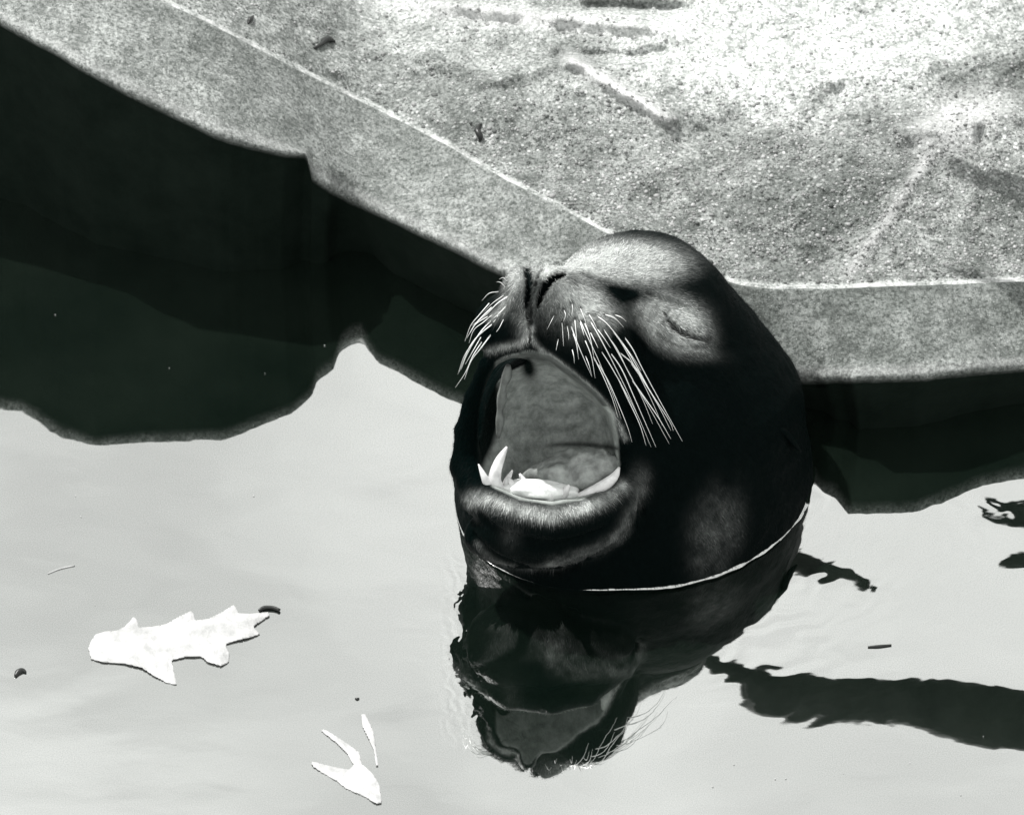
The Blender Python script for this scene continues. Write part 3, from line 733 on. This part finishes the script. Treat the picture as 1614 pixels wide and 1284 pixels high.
# whiskers, traced in an enlarged crop (scale 3.843 from pixel 680,340)
WH = [[(745, 600), (725, 640), (700, 690)], [(800, 565), (812, 600), (800, 640)], [(790, 640), (795, 700), (800, 790)], [(850, 530), (855, 560), (850, 605)],
      [(868, 620), (875, 700), (888, 840)], [(855, 705), (876, 770), (892, 870)], [(900, 555), (920, 605), (938, 655)], [(925, 640), (962, 740), (988, 880)],
      [(925, 740), (968, 850), (992, 985)], [(850, 800), (862, 850), (866, 895)], [(930, 840), (955, 905), (972, 975)], [(950, 590), (980, 640), (1005, 690)],
      [(990, 600), (1060, 650), (1150, 760), (1235, 880), (1270, 940)], [(1050, 598), (1110, 620), (1165, 675)], [(1110, 600), (1150, 615), (1180, 640)],
      [(1040, 700), (1120, 800), (1200, 960), (1330, 1180), (1440, 1380)], [(1160, 725), (1220, 810), (1280, 930), (1400, 1150), (1520, 1365)],
      [(1130, 820), (1230, 910), (1330, 1070), (1440, 1240), (1465, 1300)], [(1000, 775), (1080, 900), (1160, 1040), (1250, 1210), (1330, 1400)],
      [(1070, 810), (1150, 925), (1220, 1080), (1290, 1240), (1360, 1400)], [(1005, 885), (1070, 1000), (1120, 1110), (1185, 1270), (1215, 1370)],
      [(1215, 995), (1290, 1100), (1380, 1230), (1450, 1350)], [(1200, 880), (1290, 1010), (1380, 1160), (1450, 1300)], [(1120, 960), (1180, 1090), (1260, 1260), (1300, 1390)],
      [(820, 660), (830, 710), (832, 750)], [(900, 640), (915, 690), (925, 725)], [(1000, 680), (1045, 740), (1085, 800)], [(960, 700), (990, 760), (1010, 800)],
      [(770, 740), (762, 780), (755, 815)],
      [(440, 480), (370, 530), (310, 590)], [(410, 460), (350, 470), (305, 515)], [(470, 485), (400, 530), (330, 600), (245, 665)], [(430, 565), (380, 640), (335, 705)],
      [(350, 530), (290, 600), (238, 665), (203, 760)], [(390, 640), (290, 720), (228, 800), (168, 945)], [(310, 690), (250, 770), (198, 850), (160, 960)],
      [(305, 765), (250, 850), (205, 950), (145, 1040)], [(415, 560), (320, 640), (258, 690), (228, 770)], [(445, 610), (410, 680), (375, 725)], [(340, 610), (270, 655), (236, 710)],
      [(450, 435), (420, 405), (395, 400)], [(455, 395), (435, 375), (410, 385)], [(360, 720), (300, 800), (240, 880), (200, 990)], [(460, 540), (400, 600), (350, 640)]]
WH += [[(880, 590), (940, 720), (1010, 870), (1090, 1060), (1150, 1230)], [(940, 600), (1010, 720), (1090, 870), (1180, 1050), (1250, 1210)],
       [(1010, 640), (1090, 760), (1180, 920), (1270, 1090), (1340, 1260)], [(1070, 660), (1150, 770), (1240, 930), (1330, 1110), (1400, 1270)],
       [(840, 650), (880, 760), (930, 880), (970, 970)], [(970, 830), (1030, 950), (1090, 1090), (1130, 1220)], [(1100, 700), (1190, 820), (1270, 960), (1350, 1110)],
       [(400, 600), (300, 700), (220, 830), (180, 930)], [(365, 555), (270, 650), (215, 740)], [(300, 735), (245, 830), (205, 900)]]
for w in WH:
    a = np.array([(680 + x / 3.843, 340 + y / 3.843) for x, y in w]); n_ = 6 + 3 * len(w)
    q = spline(a, n_); t = np.linspace(0, 1, n_)
    left = a[0, 0] < 808
    xr, yr = float(a[0, 0]), float(a[0, 1])
    c0 = float(surf_c([max(xr, 779)], [yr])[0])
    seg_len = math.hypot(*(a[-1] - a[0]))
    c = c0 - 1 + (12 * np.sin(t * 3.14) + 7 * t) - (0.50 * seg_len * t if left else 0.32 * seg_len * t)
    if not left:
        c = np.maximum(c, surf_c(q[:, 0], q[:, 1]) + np.where(t > 0.1, 5 + 10 * t, -1))
        for _ in range(2): c[1:-1] = np.maximum(c[1:-1], (c[:-2] + c[2:]) / 2)
    rad_ = rng.uniform(.75, 1.15) * (1.05 if seg_len > 60 else 0.8) * (1 - 0.80 * t)
    view_tube('whisker', np.stack([q[:, 0], q[:, 1], c, rad_], 1), MAT_WHISK, 5, n_, root)

# ------------------------------------------------------------------ water
wv = [(-60, -60, 0), (60, -60, 0), (60, 60, 0), (-60, 60, 0)]
# waterline: where the body crosses z=0, used for the raised water film round the neck
ang = np.linspace(0, 2 * math.pi, 360, endpoint=False)
lo_r = np.full(360, 60.0); hi_r = np.full(360, 420.0)
def gpt(r): 
    x = 950 + r * np.cos(ang); Yg = -40 + r * np.sin(ang); p = wz(x, Yg, 0 * x); return np.stack([p[0] + 0 * x, p[1], p[2]], 1).astype(np.float32)
for _ in range(30):
    md = (lo_r + hi_r) / 2; ins = body_raw(gpt(md)) < 0
    lo_r = np.where(ins, md, lo_r); hi_r = np.where(ins, hi_r, md)
rw = (lo_r + hi_r) / 2
mv = []; mf = []
wd = np.clip(0.60 + 0.75 * fbm(np.cos(ang) * 9, np.sin(ang) * 9, seed=300, octs=4), 0.25, 1.3)
a2 = (ang + math.pi) % (2 * math.pi) - math.pi
side = 0.42 + 0.40 * sstep(R(-115), R(-60), a2)   # film thicker on the right
prof = [(6.5, -0.2), (4.5, 0.3), (2.6, 1.0), (1.3, 2.0), (0.1, 3.4), (-5, 6.5)]
for (o_, h_) in prof:
    k = wd * side
    x = 950 + (rw + o_ * k) * np.cos(ang); Yg = -40 + (rw + o_ * k) * np.sin(ang)
    p = wz(x, Yg, h_ * k); mv.append(vpt(p[0] + 0 * x, p[1], p[2]))
wverts = np.concatenate([np.array(wv, float)] + mv)
wfaces = [(0, 1, 2, 3)]
for i in range(len(prof) - 1):
    for k in range(360):
        a, b = 4 + i * 360 + k, 4 + i * 360 + (k + 1) % 360
        wfaces.append((a, b, b + 360, a + 360))
water = mesh_obj('water', wverts, wfaces, MAT_WATER); tag(water, 'still dark pool water mirroring the pale sky', kind='structure')
water.data.polygons[0].use_smooth = False

# ------------------------------------------------------------------ floating leaves
def flat_leaf(name, outline, mat, parent, z0=0.003, thick=0.0006, curl=0.004, sub=5, seed=0):
    """outline in photo pixels, centre rib given by fan triangulation over a fine grid inside the outline"""
    a = np.array(outline, float); x0, y0 = a.min(0); x1, y1 = a.max(0)
    h = 2.2
    gx = np.arange(x0 - h, x1 + h, h); gy = np.arange(y0 - h, y1 + h, h)
    GX, GY = np.meshgrid(gx, gy, indexing='ij')
    P = np.stack([GX.ravel(), GY.ravel(), 0 * GX.ravel()], 1)
    sd = poly2(P, [tuple(p) for p in a]).reshape(GX.shape)
    cen = (sd[:-1, :-1] + sd[1:, 1:] + sd[1:, :-1] + sd[:-1, 1:]) / 4 < 0
    # snap outside corners onto the outline
    gxn = GX.copy(); gyn = GY.copy()
    need = np.zeros_like(sd, bool)
    for dx in (0, 1):
        for dy in (0, 1): need[dx:sd.shape[0] - 1 + dx, dy:sd.shape[1] - 1 + dy] |= cen
    bi_ = np.argwhere(need & (sd > -1.0))
    for i, j in bi_:
        p = np.array([GX[i, j], GY[i, j]]); best = None
        for k in range(len(a)):
            e0, e1 = a[k], a[(k + 1) % len(a)]; e = e1 - e0; t = np.clip(np.dot(p - e0, e) / max(np.dot(e, e), 1e-6), 0, 1); q = e0 + t * e
            dd = np.sum((p - q) ** 2)
            if best is None or dd < best[0]: best = (dd, q)
        gxn[i, j], gyn[i, j] = best[1]
    ids = np.full(sd.shape, -1); ids[need] = np.arange(need.sum())
    xx, yy = gxn[need], gyn[need]; s_ = np.minimum(sd[need], 0)
    zt = z0 + curl * fbm(xx / 30, yy / 22, seed=seed, octs=3) + 0.0010 * sstep(0, 12, -s_)
    top = at(xx, yy, zt); bot = at(xx, yy, zt - thick); N = len(xx)
    c = np.argwhere(cen)
    q = np.stack([ids[c[:, 0], c[:, 1]], ids[c[:, 0], c[:, 1] + 1], ids[c[:, 0] + 1, c[:, 1] + 1], ids[c[:, 0] + 1, c[:, 1]]], 1)
    faces = [tuple(f) for f in q] + [tuple(f[::-1] + N) for f in q]
    ed = {}
    for f in q:
        for k in range(4):
            e = (f[k], f[(k + 1) % 4]); ed[e] = 1
    for (u, v) in ed:
        if (v, u) not in ed: faces.append((v, u, u + N, v + N))
    return mesh_obj(name, np.concatenate([top, bot]), faces, mat, parent)
def level_tube(name, pts, mat, parent, z=0.004, seg=6, ns=12):
    a = spline(np.array(pts, float), ns); P = at(a[:, 0], a[:, 1], np.full(len(a), z) + (a[:, 3] if a.shape[1] > 3 else 0))
    vs, fs = tube(P, a[:, 2] / S, seg); return mesh_obj(name, np.array([tuple(v) for v in vs]), fs, mat, parent)
K = 2.445
def z8(l): return [(x / K, 880 + y / K) for x, y in l]
OAK = z8([(340, 345), (352, 315), (368, 292), (405, 280), (450, 276), (480, 262), (515, 222), (530, 238), (534, 265), (585, 262), (640, 252), (690, 222), (738, 200), (748, 214),
          (752, 238), (800, 232), (850, 208), (900, 178), (912, 190), (918, 210), (965, 212), (1000, 208), (1035, 205), (1040, 218), (1010, 240), (975, 262), (1003, 292), (960, 305), (905, 318),
          (870, 330), (885, 365), (882, 400), (850, 414), (800, 398), (775, 378), (720, 378), (662, 392), (672, 440), (682, 488), (640, 478), (590, 450), (545, 420), (480, 405), (400, 400), (350, 388)])
t = empty('oak_leaf', at(240, 1015, 0.0)); tag(t, 'large bleached white lobed leaf floating left of the sea lion', 'leaf')
flat_leaf('blade', OAK, MAT_LEAF, t, seed=3, z0=0.0012, curl=0.0012)
level_tube('stalk', [(408, 962, 2.0), (416, 957, 3.2), (430, 957, 3.0), (441, 961, 2.4)], MAT_DARKLEAF, t, 0.002)
FRK = z8([(1196, 780), (1215, 783), (1280, 800), (1345, 812), (1362, 795), (1340, 755), (1290, 705), (1238, 665), (1242, 655), (1262, 662), (1330, 705), (1385, 745), (1395, 790), (1440, 830),
          (1462, 870), (1474, 940), (1450, 944), (1400, 915), (1330, 885), (1300, 858), (1240, 825), (1205, 800)])
FR2 = z8([(1392, 600), (1408, 598), (1425, 630), (1442, 675), (1450, 730), (1458, 800), (1450, 800), (1440, 735), (1418, 690), (1398, 650)])
t = empty('forked_leaf', at(560, 1220, 0.0)); tag(t, 'pale forked leaf with thin pointed lobes floating at the bottom edge', 'leaf')
flat_leaf('blade', FRK, MAT_LEAF, t, seed=13, z0=0.0010, curl=0.001)
flat_leaf('lobe', FR2, MAT_LEAF, t, seed=14, z0=0.0010, curl=0.0008)
o = level_tube('plant_scrap', [(24, 1065, 2.2), (29, 1058, 4.6), (36, 1056, 3.8), (41, 1059, 1.4)], MAT_DARKLEAF, None, 0.001); tag(o, 'small dark curled scrap floating near the left edge', 'plant scrap')
o = level_tube('straw', [(75, 904, 0.8), (95, 896, 1.3), (118, 891, 1.1)], MAT_LEAF, None, 0.0004); tag(o, 'short pale straw floating above the large white leaf', 'straw')
o = level_tube('seed', [(560, 1100, 1.2), (563, 1101, 2.2), (566, 1100, 1.2)], MAT_DARKLEAF, None, 0.0006, 6, 5); tag(o, 'tiny dark seed floating above the forked leaf', 'seed')
o = level_tube('twig', [(1368, 1019, 1.2), (1385, 1018, 2.2), (1405, 1016, 1.4)], MAT_DARKLEAF, None, 0.0008); tag(o, 'short dark twig floating on the bright water at right', 'twig')
# dust specks on the water
sv = []; sf = []
for k in range(26):
    x, y = rng.uniform(10, 1600), rng.uniform(420, 1270); r = rng.uniform(.5, 1.1) / S
    p = at(x, y, 0.0008); b = len(sv) * 12
    sv.append(p + ico_v * r * np.array([1.5, 1, .5])); sf += [tuple(f + b) for f in ico_f]
tag(mesh_obj('floating_specks', np.concatenate(sv), sf, MAT_LEAF), 'tiny pale specks drifting on the water', kind='stuff')

# ------------------------------------------------------------------ debris on the ledge
def ledge_z(x, y):
    yc = np.interp(x, xs, ycr); return np.interp(x, xs, zcr) - 0.010 + 0.10 * (yc - y) / S + float(top_height(np.array([x]), np.array([y]))[0])
def ledge_tube(name, pts, label, cat):
    a = spline(np.array(pts, float), 10); P = [at(x, y, ledge_z(x, y) + r / S * .6) for x, y, r in a]
    vs, fs = tube([p.ravel() for p in P], a[:, 2] / S, 7); o = mesh_obj(name, np.array([tuple(v) for v in vs]), fs, MAT_DARKLEAF); tag(o, label, cat); return o
ledge_tube('leaf_scrap', [(757, 196, 1.5), (752, 206, 5), (758, 216, 4), (755, 224, 1.2)], 'curled dark leaf scrap on the concrete above the rim line', 'leaf scrap')
ledge_tube('leaf_scrap', [(391, 38, 1.5), (394, 32, 4.5), (399, 26, 2)], 'small dark leaf scrap nearest the top left of the ledge', 'leaf scrap')
ledge_tube('leaf_scrap', [(495, 76, 2), (506, 70, 3), (516, 62, 6), (528, 66, 2)], 'ragged dark leaf scrap on the concrete near the top edge', 'leaf scrap')

# ------------------------------------------------------------------ added tree beyond the frame, boughs shaped to mirror as dark streaks
def mirror_pt(px, py, z):
    p = at(px, py, -z); p[..., 2] = z; return p
def streak_bough(name, pts, z, parent, tail):
    a = spline(np.array(pts, float), 40)
    P = mirror_pt(a[:, 0], a[:, 1], z); sc = (D + 1.1) / D
    P[:, 2] += 0.0
    rr = a[:, 2] / S * sc * 1.0 * (1 + 0.12 * fbm(a[:, 0] / 35, a[:, 0] * 0, seed=400))
    if tail is not None:
        tt = spline(np.vstack([P[-1], tail]), 14)[1:]; P = np.vstack([P, tt]); rr = np.concatenate([rr, np.linspace(rr[-1], rr[-1] * 1.6, len(tt))])
    vs, fs = tube(P, rr, 12); return mesh_obj(name, np.array([tuple(v) for v in vs]), fs, MAT_BARK, parent)
TB = np.array([2.3, 2.6, 0.15])
t = empty('added_tree', TB); tag(t, 'added unseen tree, boughs shaped to mirror as dark streaks in the water at right', 'tree')
vs, fs = tube(spline(np.array([TB + (0, 0, -.1), TB + (-.05, 0, 1.0), TB + (0, .05, 2.2), TB + (.1, .1, 3.5)]), 20), np.linspace(.17, .06, 20), 16)
mesh_obj('added_trunk', np.array([tuple(v) for v in vs]), fs, MAT_BARK, t)
streak_bough('streak_bough', [(1050, 1030, 4), (1100, 1042, 9), (1150, 1060, 20), (1230, 1093, 38), (1350, 1101, 35), (1450, 1112, 37), (1550, 1135, 44), (1614, 1143, 38), (1800, 1165, 46)], 0.62, t,
      np.array([TB + (-.7, -.3, 1.25), TB + (0, 0, 1.4)]))
streak_bough('streak_bough', [(1130, 860, 16), (1200, 873, 24), (1260, 889, 25), (1305, 904, 18), (1340, 916, 10), (1362, 930, 7), (1372, 932, 2)], 0.56, t, None)
streak_bough('streak_bough', [(1548, 802, 1.5), (1580, 808, 8), (1614, 812, 12), (1750, 815, 16)], 0.6, t, np.array([TB + (0, 0, 1.6)]))
streak_bough('streak_bough', [(1578, 892, 1.5), (1614, 886, 12), (1750, 880, 18)], 0.56, t, np.array([TB + (0, 0, 1.9)]))
print('SEA LION', len(BV), len(BF))
